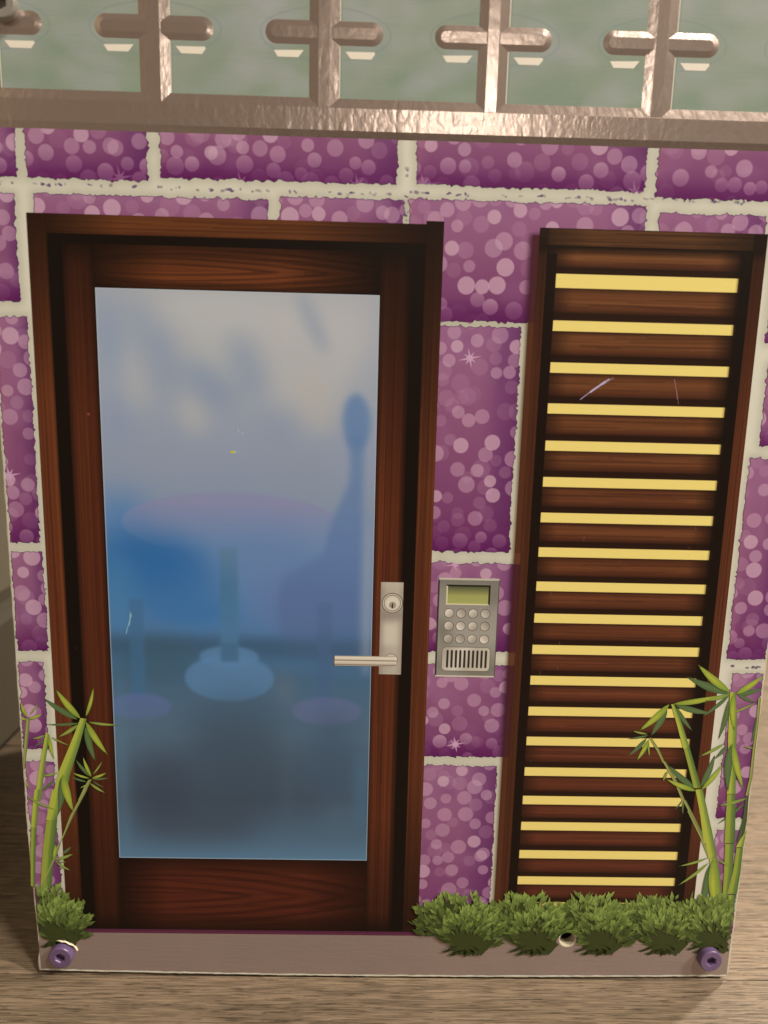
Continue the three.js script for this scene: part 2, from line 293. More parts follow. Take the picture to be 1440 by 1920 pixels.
const glassPrint = sheet(39, 58, 112, 247, 5, (x, ppm) => {
  x.fillStyle = grad(x, 0, 304.5, 0, 58.5, [[0, ink(163, 161, 158)], [0.16, ink(156, 157, 160)], [0.27, ink(142, 147, 158)], [0.34, ink(134, 143, 154)], [0.42, ink(112, 132, 158)], [0.5, ink(92, 122, 152)], [0.57, ink(80, 116, 148)], [0.615, ink(72, 106, 134)], [0.65, ink(72, 100, 120)], [0.76, ink(84, 104, 116)], [0.88, ink(68, 80, 90)], [0.96, ink(80, 102, 116)], [1, ink(88, 118, 136)]]);
  x.fillRect(39, 58, 112, 247);
  const blob = (cx, cy, rx, ry, rot, c, a, bl = 6) => soft(x, ppm, bl, () => { x.fillStyle = ink(...c, a); x.beginPath(); x.ellipse(cx, cy, rx, ry, rot, 0, 7); x.fill(); });
  // pale sky showing through leaves at the top
  blob(92, 296, 34, 10, -0.1, [186, 180, 168], 0.8); blob(120, 280, 22, 22, 0.3, [182, 175, 164], 0.75); blob(85, 282, 14, 13, -0.5, [182, 176, 164], 0.6); blob(51, 270, 6, 13, 0.25, [174, 170, 162], 0.8, 3.5); blob(76, 256.5, 5.5, 9, 0.3, [174, 170, 160], 0.8, 3.2); blob(136, 292, 12, 14, 0, [184, 176, 166], 0.7); blob(125, 262, 9, 13, 0.2, [178, 168, 156], 0.7, 4);
  blob(44, 285, 5, 18, 0.1, [130, 145, 165], 0.6, 4); blob(58, 290, 6, 12, 0.6, [138, 148, 162], 0.55, 4); blob(66, 275, 5, 12, 0.2, [132, 142, 158], 0.6, 4); blob(83, 268, 13, 6, -0.7, [128, 140, 156], 0.7, 4); blob(98, 275, 6, 14, 0.35, [130, 140, 156], 0.65, 4.5); blob(124, 293, 3, 13, 0.45, [135, 142, 156], 0.6, 2.5); blob(46, 255, 6, 14, 0, [128, 142, 162], 0.5, 5); blob(110, 252, 10, 6, 0.3, [132, 140, 154], 0.5, 5);
  blob(60, 240, 26, 8, 0, [142, 148, 156], 0.5); blob(118, 235, 16, 10, 0, [140, 146, 152], 0.5);
  // deep blue at the left middle
  blob(46, 214, 12, 10, 0, [80, 122, 166], 0.8); blob(90, 190, 40, 22, 0, [84, 124, 166], 0.45, 9); blob(56, 196, 22, 13, -0.1, [44, 98, 146], 0.95, 6); blob(62, 186, 24, 12, 0.1, [52, 104, 150], 0.7, 6); blob(44, 180, 8, 20, 0, [70, 122, 158], 0.6, 4); blob(108, 196, 16, 16, 0, [104, 126, 158], 0.7); blob(124, 178, 22, 14, 0, [98, 114, 152], 0.75); blob(75, 174, 18, 7, 0, [56, 108, 154], 0.7, 4);
  // round table with its pillar, two stools
  soft(x, ppm, 0.5, () => { x.fillStyle = grad(x, 0, 221, 0, 200, [[0, ink(136, 132, 158, 0.8)], [1, ink(104, 126, 160, 0.05)]]); x.beginPath(); x.ellipse(91, 212, 45, 13, 0, 0, 7); x.fill(); });
  soft(x, ppm, 2.2, () => { x.fillStyle = ink(58, 82, 98, 0.7); x.fillRect(34, 154, 122, 9); });
  blob(60, 152, 18, 10, 0, [62, 88, 100], 0.7, 4);
  soft(x, ppm, 0.6, () => {
    x.globalAlpha = 0.82;
    x.fillStyle = grad(x, 0, 204, 0, 158, [[0, ink(96, 122, 140, 0.8)], [0.4, ink(68, 110, 134, 0.9)], [1, ink(78, 118, 146, 0.9)]]); x.fillRect(85.8, 150, 7.6, 52);
    x.fillStyle = ink(90, 126, 158); x.beginPath(); x.ellipse(89.4, 154, 12.6, 5, 0, 0, 7); x.fill(); x.beginPath(); x.ellipse(89.4, 144.5, 19, 10.5, 0, 0, 7); x.fill(); 
    x.fillStyle = ink(66, 100, 124); x.fillRect(85.8, 152, 7.6, 8);
    x.fillStyle = ink(66, 104, 132, 0.8); x.fillRect(47.6, 134, 6.2, 45); x.fillStyle = ink(96, 108, 150, 0.75); x.beginPath(); x.ellipse(51, 131, 13.5, 6, 0, 0, 7); x.fill();
    x.fillStyle = ink(72, 96, 124, 0.75); x.fillRect(126.6, 130, 6.4, 49); x.fillStyle = ink(104, 108, 140, 0.75); x.beginPath(); x.ellipse(131, 130, 15, 6.5, 0, 0, 7); x.fill();
  });
  // a seated figure seen as a soft shadow
  soft(x, ppm, 1.3, () => {
    x.globalAlpha = 0.85;
    x.fillStyle = ink(92, 120, 154, 0.92); x.beginPath(); x.ellipse(141.8, 255, 5.6, 11.2, 0.05, 0, 7); x.fill();
    x.fillStyle = grad(x, 0, 250, 0, 150, [[0, ink(98, 122, 152, 0.95)], [0.45, ink(92, 116, 152, 0.9)], [0.8, ink(84, 104, 138, 0.75)], [1, ink(70, 88, 112, 0)]]);
    x.beginPath(); x.moveTo(137.6, 250); x.quadraticCurveTo(141, 236, 138.5, 228); x.quadraticCurveTo(131.5, 214, 129, 200); x.quadraticCurveTo(124, 196, 112.5, 190); x.quadraticCurveTo(108, 178, 112, 160); x.lineTo(120, 150); x.lineTo(146, 150); x.lineTo(145.2, 205); x.quadraticCurveTo(144.4, 232, 145.2, 250); x.closePath(); x.fill();
  });
  blob(147.6, 180, 2.4, 34, 0, [150, 150, 158], 0.7, 1.6);
  // dark ground
  blob(90, 120, 22, 16, 0.2, [64, 78, 90], 0.6, 7); blob(96, 100, 26, 18, 0, [62, 72, 82], 0.6, 8); blob(60, 95, 12, 20, 0, [60, 66, 76], 0.6, 6); blob(56, 118, 14, 10, 0, [84, 104, 116], 0.5, 6); blob(134, 108, 12, 22, 0, [64, 80, 96], 0.6, 6); blob(75, 76, 28, 8, 0, [62, 66, 72], 0.6, 6); blob(138, 80, 8, 10, 0, [84, 104, 116], 0.5, 5);
  blob(114, 100, 1.4, 36, 0, [88, 100, 108], 0.4, 2.6); blob(113, 140, 4, 9, 0, [108, 112, 116], 0.4, 3); blob(42, 100, 2, 45, 0, [94, 122, 136], 0.6, 2.5); blob(147, 92, 3, 18, 0, [76, 112, 132], 0.6, 2.5);
  x.strokeStyle = ink(176, 182, 178, 0.7); x.lineWidth = 0.4; x.strokeRect(39.5, 58.7, 110.3, 245.7);
  x.strokeStyle = ink(170, 200, 195, 0.75); x.lineWidth = 0.5; x.beginPath(); x.lineWidth = 0.3; x.moveTo(46.2, 163.6); x.lineTo(46.8, 166.4); x.stroke(); x.fillStyle = ink(170, 200, 195, 0.6); x.beginPath(); x.moveTo(46.7, 166.2); x.lineTo(47.7, 169.8); x.lineTo(48.1, 173.8); x.lineTo(48.9, 171.6); x.lineTo(48.3, 170.2); x.lineTo(47.9, 167.6); x.closePath(); x.fill();
  x.fillStyle = ink(190, 180, 60); x.beginPath(); x.ellipse(91.9, 241.6, 1.1, 0.55, 0.1, 0, 7); x.fill(); x.fillStyle = ink(220, 215, 200, 0.8); x.fillRect(92.6, 241.5, 0.7, 0.4);
  x.strokeStyle = ink(200, 205, 205, 0.7); x.lineWidth = 0.25; x.beginPath(); x.moveTo(94, 251); x.lineTo(94.6, 249.6); x.moveTo(95.6, 249.6); x.lineTo(96.2, 249); x.stroke();
});
part('glass_pane', layer(rect(39.32, 58.52, 149.88, 304.48), 0.11, glassPrint), skin(glassPrint), door, 'blue frosted glass pane with a blurred seated figure and round table');

const lockPrint = sheet(130, 145, 36, 46, 16, (x, ppm) => {
  x.fillStyle = grad(x, 153, 0, 163, 0, [[0, ink(150, 132, 112)], [0.3, ink(176, 160, 136)], [0.7, ink(182, 166, 140)], [1, ink(160, 142, 120)]]); x.fillRect(130, 145, 36, 46);
  soft(x, ppm, 1.2, () => { x.fillStyle = ink(205, 190, 160, 0.9); x.fillRect(154.6, 160.5, 6.2, 10); x.fillStyle = ink(128, 110, 94, 0.6); x.fillRect(153.6, 172, 9, 4); x.fillStyle = ink(190, 174, 146, 0.8); x.fillRect(153.6, 186, 9, 3); });
  for (const [r, c] of [[4.5, [112, 94, 78]], [4.1, [196, 178, 150]], [3.6, [120, 104, 88]], [3.3, [202, 186, 158]], [2.6, [214, 198, 168]]]) { x.fillStyle = ink(...c); x.beginPath(); x.arc(158.2, 179.3, r, 0, 7); x.fill(); }
  x.fillStyle = ink(160, 140, 116); x.beginPath(); x.arc(158.3, 178.4, 1.5, 0, 7); x.fill(); x.fillStyle = ink(40, 28, 20); x.fillRect(158.05, 177, 0.45, 2.2); x.fillRect(157.8, 177.8, 0.5, 0.5);
  x.fillStyle = ink(120, 104, 88); x.beginPath(); x.arc(158.3, 154, 2.95, 0, 7); x.fill(); x.fillStyle = ink(196, 180, 152); x.beginPath(); x.arc(158.3, 154, 2.7, 0, 7); x.fill();
  x.fillStyle = grad(x, 0, 155.6, 0, 151.2, [[0, ink(150, 132, 110)], [0.12, ink(224, 206, 176)], [0.36, ink(214, 196, 166)], [0.46, ink(128, 106, 86)], [0.56, ink(218, 200, 170)], [0.82, ink(196, 176, 148)], [0.9, ink(120, 98, 78)], [1, ink(196, 176, 148)]]); x.fillRect(133.9, 151.1, 26.8, 4.5);
  x.fillStyle = ink(110, 70, 50, 0.8); x.fillRect(133.9, 151.1, 0.35, 4.5);
});
const lockMat = skin(lockPrint);
part('lock_plate', layer(rect(153.2, 147.5, 162.7, 188.4), 0.15, lockPrint), lockMat, door, 'silver lock plate with keyhole');
part('lock_cylinder', layer(disc(158.2, 179.3, 4.4), 0.18, lockPrint), lockMat, door);
part('door_handle', layer([[133.9, 151.1], [158.8, 151.2], [160.3, 152], [160.8, 153.4], [160.3, 155], [158.8, 155.6], [134.1, 155.5], [133.8, 153.4]], 0.21, lockPrint), lockMat, door, 'silver lever handle');

// the louvred shutter ------------------------------------------------------
const GAPS = [314.5, 296.8, 280.5, 264.3, 249.3, 234.4, 219.5, 204.8, 190, 176, 162, 148, 133.8, 119.8, 105.3, 91.5, 78.8, 64.8, 51.6, 38.6];
const gapH = (i) => (i ? 4.15 : 5.4);
const shutterPrint = sheet(202, 32, 100, 302, 6, (x, ppm) => {
  x.fillStyle = ink(236, 204, 110); x.fillRect(202, 32, 100, 302);
  for (let i = 0; i < 900; i++) { x.fillStyle = ink(...(rnd() < 0.5 ? [246, 216, 124] : [226, 192, 98]), 0.25); x.fillRect(rr(215, 292), rr(34, 318), rr(2, 10), 0.2); }
  // frame
  x.fillStyle = ink(58, 30, 16); x.fillRect(211, 320, 90, 12); x.fillRect(211, 32, 7.6, 300); x.fillRect(290.6, 32, 10, 300);
  woodFill(x, 211.2, 325, 300.4, 331.6, 'x', [84, 50, 26], [48, 26, 14], [104, 66, 34], 30);
  woodFill(x, 211.2, 32, 214.6, 328, 'y', [74, 38, 20], [44, 20, 12], [100, 54, 28], 16);
  woodFill(x, 295.4, 32, 300.6, 331, 'y', [90, 44, 24], [56, 26, 14], [108, 56, 30], 20);
  // slats
  for (let i = 0; i <= GAPS.length; i++) {
    const top = i ? GAPS[i - 1] - gapH(i - 1) : 325, bot = i < GAPS.length ? GAPS[i] : 30, H = top - bot, f = clamp(i / 20);
    const A = [112 - 18 * f, 66 - 24 * f, 34 - 8 * f], B = [64, 32, 18], C = [134 - 20 * f, 84 - 28 * f, 44 - 10 * f];
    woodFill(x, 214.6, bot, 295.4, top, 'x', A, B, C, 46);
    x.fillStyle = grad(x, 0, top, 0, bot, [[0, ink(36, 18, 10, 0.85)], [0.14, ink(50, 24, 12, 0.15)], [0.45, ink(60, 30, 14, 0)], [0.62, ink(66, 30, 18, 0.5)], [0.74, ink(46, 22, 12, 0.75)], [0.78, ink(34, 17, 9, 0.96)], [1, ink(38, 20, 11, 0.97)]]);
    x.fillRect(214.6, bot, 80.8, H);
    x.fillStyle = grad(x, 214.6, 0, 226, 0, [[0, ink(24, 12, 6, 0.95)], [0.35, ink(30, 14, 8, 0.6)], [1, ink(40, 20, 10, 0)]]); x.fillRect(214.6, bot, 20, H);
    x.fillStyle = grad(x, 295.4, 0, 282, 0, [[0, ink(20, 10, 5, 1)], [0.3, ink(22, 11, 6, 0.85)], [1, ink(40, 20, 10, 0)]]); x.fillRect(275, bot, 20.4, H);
  }
  x.fillStyle = grad(x, 289.6, 0, 292.3, 0, [[0, ink(20, 10, 5, 0)], [1, ink(20, 10, 5, 0.98)]]); x.fillRect(289.4, 32, 3, 292); x.fillStyle = ink(22, 11, 6); x.fillRect(292.2, 32, 3.2, 290);
  x.fillStyle = ink(26, 13, 7); x.fillRect(214.6, 32, 3.9, 290);
  const dk = (ax, ay, bx, by, a, r) => { x.fillStyle = grad(x, ax, ay, bx, by, [[0, ink(20, 10, 5, a)], [1, ink(20, 10, 5, 0)]]); x.fillRect(...r); };
  dk(0, 325, 0, 321, 0.9, [211, 319, 89, 6]); dk(211, 0, 232, 0, 0.6, [211.2, 325, 30, 7]); dk(300.4, 0, 272, 0, 0.75, [270, 325, 31, 7]); dk(0, 332, 0, 250, 0.6, [295, 240, 6, 92]); dk(0, 332, 0, 280, 0.5, [211, 270, 4, 62]); dk(0, 30, 0, 80, 0.5, [295, 32, 6, 60]);
  // scuffs through to the paper
  x.strokeStyle = ink(186, 170, 190, 0.9); x.lineCap = 'round';
  for (const [a, b, c, d, w] of [[231.6, 266.1, 237, 270.5, 0.35], [235.5, 269.2, 241, 273.3, 0.8], [239.6, 272.4, 242.6, 274.4, 0.5], [240.2, 272.2, 244.2, 274.9, 0.2], [237, 270.6, 240.5, 272.6, 0.4]]) { x.lineWidth = w; x.beginPath(); x.moveTo(a, b); x.lineTo(c, d); x.stroke(); }
  x.strokeStyle = ink(160, 120, 130, 0.75); for (const [a, b, c, d, w] of [[268.9, 275, 270, 271, 0.3], [270.2, 270.6, 271, 267, 0.4], [271.2, 266.6, 271.5, 265.2, 0.25]]) { x.lineWidth = w; x.beginPath(); x.moveTo(a, b); x.lineTo(c, d); x.stroke(); }
  for (let i = 0; i < 26; i++) { x.strokeStyle = ink(190, 165, 140, rr(0.25, 0.6)); x.lineWidth = 0.14; const a = rr(220, 290), b = rr(90, 320); x.beginPath(); x.moveTo(a, b); x.lineTo(a + rr(-0.5, 0.5), b - rr(0.3, 2)); x.stroke(); }
});
const shutterMat = skin(shutterPrint);
const revealPrint = sheet(202, 32, 12, 302, 6, (x) => {
  woodFill(x, 202, 32, 214, 332, 'y', [84, 44, 25], [60, 30, 20], [102, 56, 32], 24);
  x.fillStyle = grad(x, 207, 0, 209.5, 0, [[0, ink(70, 34, 40, 0.6)], [1, ink(60, 30, 30, 0)]]); x.fillRect(202, 32, 12, 302);
  for (const [a, b] of [[331, 293.5], [202, 197], [158, 152.5]].slice(1)) { x.fillStyle = ink(112, 70, 48, 0.45); x.fillRect(202, b, 12, a - b); }
  for (const [a, b] of [[331, 295.5], [197.3, 158.5], [152.4, 109.7]]) { x.fillStyle = ink(66, 22, 38, 0.6); x.fillRect(202, b, 12, a - b); }
});
const shutter = part('louvred_shutter', layer(rect(211.3, 33, 300.4, 331.4), 0.1, shutterPrint), shutterMat, panel, 'printed dark wood louvred shutter with yellow light between its slats');
part('reveal', layer([[208.6, 33], [211.28, 33], [211.28, 328.6], [208.8, 328.6]], 0.085, revealPrint), skin(revealPrint), shutter, 'narrow reddish brown side reveal');
part('shutter_frame', layer(rect(211.35, 325.3, 300.35, 331.4), 0.14, shutterPrint), shutterMat, shutter);
part('shutter_frame', layer(rect(211.35, 33, 214.7, 325.28), 0.14, shutterPrint), shutterMat, shutter);
part('shutter_frame', layer(rect(295.3, 33, 300.35, 325.28), 0.14, shutterPrint), shutterMat, shutter);
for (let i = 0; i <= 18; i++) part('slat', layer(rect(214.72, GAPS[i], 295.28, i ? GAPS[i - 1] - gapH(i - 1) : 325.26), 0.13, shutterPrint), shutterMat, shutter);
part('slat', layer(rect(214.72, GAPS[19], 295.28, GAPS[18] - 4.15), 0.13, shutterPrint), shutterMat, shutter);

// the keypad ------------------------------------------------------------------
const KX = [182.4, 187.45, 192.55, 197.75], KY = [175.35, 169.75, 164];
const padPrint = sheet(176, 145, 29, 47, 20, (x, ppm) => {
  x.fillStyle = grad(x, 0, 191, 0, 147, [[0, ink(120, 110, 94)], [0.12, ink(138, 127, 110)], [0.35, ink(152, 140, 122)], [0.6, ink(160, 148, 128)], [0.9, ink(128, 118, 100)], [1, ink(144, 132, 112)]]); x.fillRect(176, 145, 29, 47);
  soft(x, ppm, 2.2, () => { x.fillStyle = ink(96, 88, 72, 0.6); x.beginPath(); x.ellipse(180, 167, 3, 7, 0.3, 0, 7); x.fill(); x.beginPath(); x.ellipse(196, 149, 8, 2, 0, 0, 7); x.fill(); x.beginPath(); x.ellipse(201, 183, 2, 5, 0, 0, 7); x.fill(); });
  for (let i = 0; i < 240; i++) { x.fillStyle = ink(...(rnd() < 0.5 ? [170, 156, 132] : [100, 90, 74]), 0.13); x.fillRect(rr(177, 200), rr(147, 191), rr(1, 6), 0.08); }
  x.fillStyle = ink(56, 48, 42); x.fillRect(176, 145, 1.9, 47); x.fillStyle = ink(190, 174, 146); x.fillRect(177.5, 189.9, 25.4, 0.9); x.fillStyle = ink(206, 190, 160); x.fillRect(177.4, 146.9, 25.8, 0.6); x.fillStyle = ink(88, 78, 64); x.fillRect(202.7, 146, 2, 44);
  x.fillStyle = ink(46, 42, 30); x.fillRect(180.8, 179.2, 18.6, 8.7); x.fillStyle = ink(214, 200, 150); x.fillRect(180.8, 179.2, 18, 8.1); x.fillRect(180.7, 179.1, 18.3, 0.5);
  x.fillStyle = grad(x, 0, 187.2, 0, 179.8, [[0, ink(84, 82, 52)], [0.25, ink(120, 116, 68)], [0.55, ink(160, 154, 84)], [1, ink(166, 160, 88)]]); x.fillRect(181.4, 179.7, 17.2, 7.5);
  x.fillStyle = ink(40, 36, 26); x.fillRect(198.6, 179.5, 0.55, 7.9); x.fillRect(181.4, 187.1, 17.6, 0.5);
  KY.forEach((cy, r) => KX.forEach((cx, c) => {
    const k = [[1, 0.55, 0.8, 0.6], [0.75, 1, 0.75, 0.45], [0.4, 0.42, 0.7, 1]][r][c], hi = [172 + 58 * k, 160 + 54 * k, 138 + 50 * k], lo = [128 + 40 * k, 114 + 36 * k, 94 + 34 * k];
    x.fillStyle = ink(92, 78, 56); x.beginPath(); x.arc(cx, cy, 2.12, 0, 7); x.fill();
    x.fillStyle = grad(x, cx - 1.6, cy + (c % 2 ? -1.4 : 1.4), cx + 1.6, cy + (c % 2 ? 1.4 : -1.4), [[0, ink(...hi)], [0.5, ink(...lo.map((v, i) => (v + hi[i]) / 2))], [1, ink(...lo)]]); x.beginPath(); x.arc(cx, cy, 1.88, 0, 7); x.fill();
  }));
  const rr4 = (a, b, c, d, r) => { x.beginPath(); x.roundRect(a, b, c - a, d - b, r); };
  rr4(179.9, 149.5, 200.7, 160.4, 1.8); x.fillStyle = ink(104, 84, 62); x.fill(); rr4(180.1, 149.7, 200.5, 160.2, 1.6); x.fillStyle = grad(x, 180, 160, 200, 150, [[0, ink(168, 152, 128)], [0.4, ink(206, 192, 166)], [0.6, ink(184, 168, 142)], [1, ink(196, 180, 152)]]); x.fill();
  for (let i = 0; i < 10; i++) { rr4(181.9 + i * 1.83, 151, 182.85 + i * 1.83, 159, 0.45); x.fillStyle = ink(54, 46, 34); x.fill(); }
});
const padMat = skin(padPrint);
const keypad = part('keypad', layer(rect(177.3, 146.9, 203.1, 190.8), 0.12, padPrint), padMat, panel, 'printed grey door keypad with green display');
part('display', layer(rect(181, 179.4, 199.1, 187.6), 0.15, padPrint), padMat, keypad, 'olive green display');
for (const cy of KY) for (const cx of KX) part('button', layer(disc(cx, cy, 2.1, 28), 0.15, padPrint), padMat, keypad);
part('speaker_grille', layer([[181.6, 149.5], [199, 149.5], [200.6, 151], [200.6, 158.8], [199, 160.3], [181.6, 160.3], [180, 158.8], [180, 151]], 0.15, padPrint), padMat, keypad);

// foil: the pavement strip along the foot, and the balcony above -----------------
function foilBump(fx, fy, n, wr) {
  const W = 1024, d = new Uint8Array(W * W * 4);
  for (let j = 0; j < W; j++) for (let i = 0; i < W; i++) {
    const a = i / W, e = 0.08, m = Math.min(1, (1 - a) / e);
    const v = (u) => wr * Math.abs(fbm(u * 64 * fx + 3, j / W * 64 * fy, 4) - 0.47) * 2 + n * fbm(u * 160, j / W * 160, 2);
    const q = clamp(v(a) * m + v(a - 1) * (1 - m)) * 255, o = (j * W + i) * 4; d[o] = d[o + 1] = d[o + 2] = q; d[o + 3] = 255;
  }
  const t = new THREE.DataTexture(d, W, W); t.wrapS = t.wrapT = THREE.RepeatWrapping; t.magFilter = THREE.LinearFilter; t.needsUpdate = true; return t;
}
const foil = new THREE.MeshStandardMaterial({ color: new THREE.Color().setRGB(0.68, 0.56, 0.52), metalness: 0.92, roughness: 0.24, bumpMap: foilBump(0.8, 0.42, 0.05, 0.9), bumpScale: 0.00012 });
const smoothFoil = new THREE.MeshStandardMaterial({ color: new THREE.Color().setRGB(0.71, 0.59, 0.55), metalness: 0.92, roughness: 0.22, bumpMap: foil.bumpMap, bumpScale: 0.00007 });
const brushed = new THREE.MeshStandardMaterial({ color: new THREE.Color().setRGB(0.44, 0.36, 0.35), metalness: 0.6, roughness: 0.42, bumpMap: foilBump(0.25, 2.6, 0.3, 0.5), bumpScale: 0.00012 });
const flatUV = (g, s = 0.2) => { const p = g.attributes.position, uv = new Float32Array(p.count * 2); for (let i = 0; i < p.count; i++) { uv[2 * i] = p.getX(i) / s; uv[2 * i + 1] = p.getY(i) / s; } g.setAttribute('uv', new THREE.BufferAttribute(uv, 2)); return g; };
{
  const foot = (x) => -1.6 * Math.sin(x / 320 * Math.PI) + 1.3 + rr(-0.2, 0.2), L = [], Rt = [], [hx, hy, h0] = HOLE, hr = h0 + 0.5, ring = (a0, a1) => Array.from({ length: 21 }, (_, i) => { const a = a0 + (a1 - a0) * i / 20; return [hx + hr * Math.cos(a), hy + hr * Math.sin(a)]; }), cut = Math.asin((20.3 - hy) / hr);
  for (let x = 1.3; x < hx - 1; x += 3) L.push([x, foot(x)]);
  L.push([hx, foot(hx)], ...ring(-Math.PI / 2, -Math.PI - cut), [1.6, 20.3], [1.2, 10]);
  for (let x = hx; x < 319.4; x += 3) Rt.push(x === hx ? L.find((p) => p[0] === hx) : [x, foot(x)]);
  Rt.push([319.7, 1.4], [319.75, 10], [319.7, 20.3], ...ring(cut, -Math.PI / 2));
  const g = mergeGeometries([layer(L, 0.08, wallPrint), layer(Rt, 0.08, wallPrint)]);
  part('pavement_strip', flatUV(g), brushed, panel, 'mauve grey metallic strip along the foot of the board');
  const plinth = sheet(0, 18, 322, 6, 4, (x) => { x.fillStyle = ink(92, 42, 56); x.fillRect(0, 18, 322, 6); x.fillStyle = ink(78, 30, 50, 0.6); x.fillRect(0, 21.5, 322, 3); });
  part('plinth_line', layer(rect(13, 20.32, 200, 22.4), 0.07, plinth), skin(plinth), panel, 'thin dark magenta line under the door');
}
// balcony railing in raised foil
const railing = new THREE.Group(); railing.name = 'balcony_railing'; panel.add(railing); railing.userData.label = 'raised metallic foil balcony railing with green glass panes';
function ridge(prof, a0, a1, vertical, caps) {                           // profile of [across, height] in mm swept along one axis
  const P = [], push = (...q) => q.forEach(([c, z, l]) => P.push(...(vertical ? [c, l, z] : [l, c, z]).map((v) => v * MM)));
  const n = Math.max(1, Math.round((a1 - a0) / 12));
  for (let i = 0; i + 1 < prof.length; i++) for (let k = 0; k < n; k++) {
    const [c0, z0] = prof[i], [c1, z1] = prof[i + 1], l0 = a0 + (a1 - a0) * k / n, l1 = a0 + (a1 - a0) * (k + 1) / n;
    const A = [c0, z0, l0], B = [c1, z1, l0], C = [c1, z1, l1], D = [c0, z0, l1];
    vertical ? push(A, B, C, A, C, D) : push(A, D, C, A, C, B);
  }
  const g = new THREE.BufferGeometry(); g.setAttribute('position', new THREE.Float32BufferAttribute(P, 3)); g.computeVertexNormals();
  const nz = g.attributes.normal; if (nz.getZ(0) < -0.01) { const pos = g.attributes.position.array; for (let i = 0; i < pos.length; i += 9) for (let q = 0; q < 3; q++) { const t = pos[i + 3 + q]; pos[i + 3 + q] = pos[i + 6 + q]; pos[i + 6 + q] = t; } g.computeVertexNormals(); }
  return flatUV(g);
}
part('bottom_rail', ridge([[361.2, 0], [363.9, 0.62], [371.7, 0.64], [375.2, 0.06]], -0.6, 320.2, false), foil, railing, 'wide crinkled foil rail across the board');
const paneMats = [];
for (let i = 0; i < 6; i++) {
  const x0 = i ? -54.1 + 62.5 * i : -0.6, x1 = Math.min(320.2, -54.1 + 62.5 * (i + 1) - 11.2), ph = rr(0, 40);
  const s = sheet(x0, 374, x1 - x0, 82, 4, (x, ppm) => {
    x.fillStyle = grad(x, x0, 456, x1, 374, [[0, ink(156, 150, 132)], [0.6, ink(146, 146, 124)], [0.85, ink(134, 140, 112)], [1, ink(130, 142, 108)]]); x.fillRect(x0, 374, x1 - x0, 82);
    for (let k = 0; k < 44; k++) soft(x, ppm, rr(1, 3.2), () => { x.fillStyle = rnd() < 0.55 ? ink(160, 154, 142, 0.42) : ink(122, 134, 108, 0.36); x.beginPath(); x.ellipse(rr(x0, x1), rr(374, 425), rr(3, 12), rr(1.5, 5), rr(-0.3, 0.3), 0, 7); x.fill(); });
    for (let k = 0; k < 160; k++) { x.fillStyle = rnd() < 0.5 ? ink(160, 158, 136, 0.12) : ink(110, 120, 94, 0.12); x.fillRect(rr(x0, x1), rr(374, 440), rr(3, 16), 0.25); }
    x.strokeStyle = ink(112, 124, 92, 0.5); x.lineWidth = 0.8; x.strokeRect(x0, 374.6, x1 - x0, 90);
    x.strokeStyle = ink(118, 128, 118, 0.35); x.lineWidth = 0.7;                    // faint rings printed round the clamps
    for (const b of [x0 - 5.6, x1 + 5.6]) { x.beginPath(); x.ellipse(b, 397, 24, 9, 0, 0, 7); x.stroke(); }
  });
  part('glass_pane', layer(rect(x0 + 0.02, 374.6, x1 - 0.02, 455), 0.07, s), skin(s, { roughness: 0.5 }), railing, i ? undefined : undefined);
}
const cream = new THREE.MeshPhysicalMaterial({ color: new THREE.Color().setRGB(0.86, 0.82, 0.74), roughness: 0.5 });
for (let i = 0; i < 6; i++) {
  const cx = 2.3 + 62.5 * i, left = i > 0, right = cx + 24 < 320;
  if (cx < 318) {
    const lo = Math.max(cx - 5.6, -0.6), hi = Math.min(cx + 5.6, 320.2);
    part('railing_post', ridge(i ? [[lo, 0.06], [cx - 2.1, 0.6], [cx + 2.1, 0.6], [hi, 0.06]] : [[lo, 0.4], [cx - 2.1, 0.6], [cx + 2.1, 0.6], [hi, 0.06]], 371.72, 456, true), smoothFoil, railing);
    const x0 = Math.max(cx - 17.6, 0.6), x1 = Math.min(cx + 17.6, 319), pts = [];
    for (let a = 0; a <= 12; a++) { const t = -Math.PI / 2 + Math.PI * a / 12; pts.push([x1 + (right ? 1.9 * Math.cos(t) : 0), 397.3 + 1.9 * Math.sin(t)]); }
    for (let a = 0; a <= 12; a++) { const t = Math.PI / 2 + Math.PI * a / 12; pts.push([x0 + (left ? 1.9 * Math.cos(t) : 0), 397.3 + 1.9 * Math.sin(t)]); }
    const g = new THREE.ExtrudeGeometry(shapeOf(pts), { depth: 0.05 * MM, bevelEnabled: true, bevelThickness: 0.48 * MM, bevelSize: 2.3 * MM, bevelSegments: 1 });
    part('clamp', flatUV(g), smoothFoil, railing);
    const mark = (a, slant) => part('clamp_mark', layer(slant > 0 ? [[a + 1.6, 388.8], [a + 9.2, 388.8], [a + 11.2, 391.3], [a + 0.2, 391]] : [[a + 2, 388.8], [a + 9.6, 388.8], [a + 11, 390.6], [a + 10.8, 391.3], [a, 391.2]], 0.1, wallPrint), cream, railing);
    if (left) mark(cx - 18.8, 1); if (right && cx + 20 < 319) mark(cx + 7.8, -1);
  }
}
part('top_rail', ridge([[455.4, 0], [457, 0.62], [462, 0.64], [465, 0.06]], -0.6, 320.2, false), foil, railing);

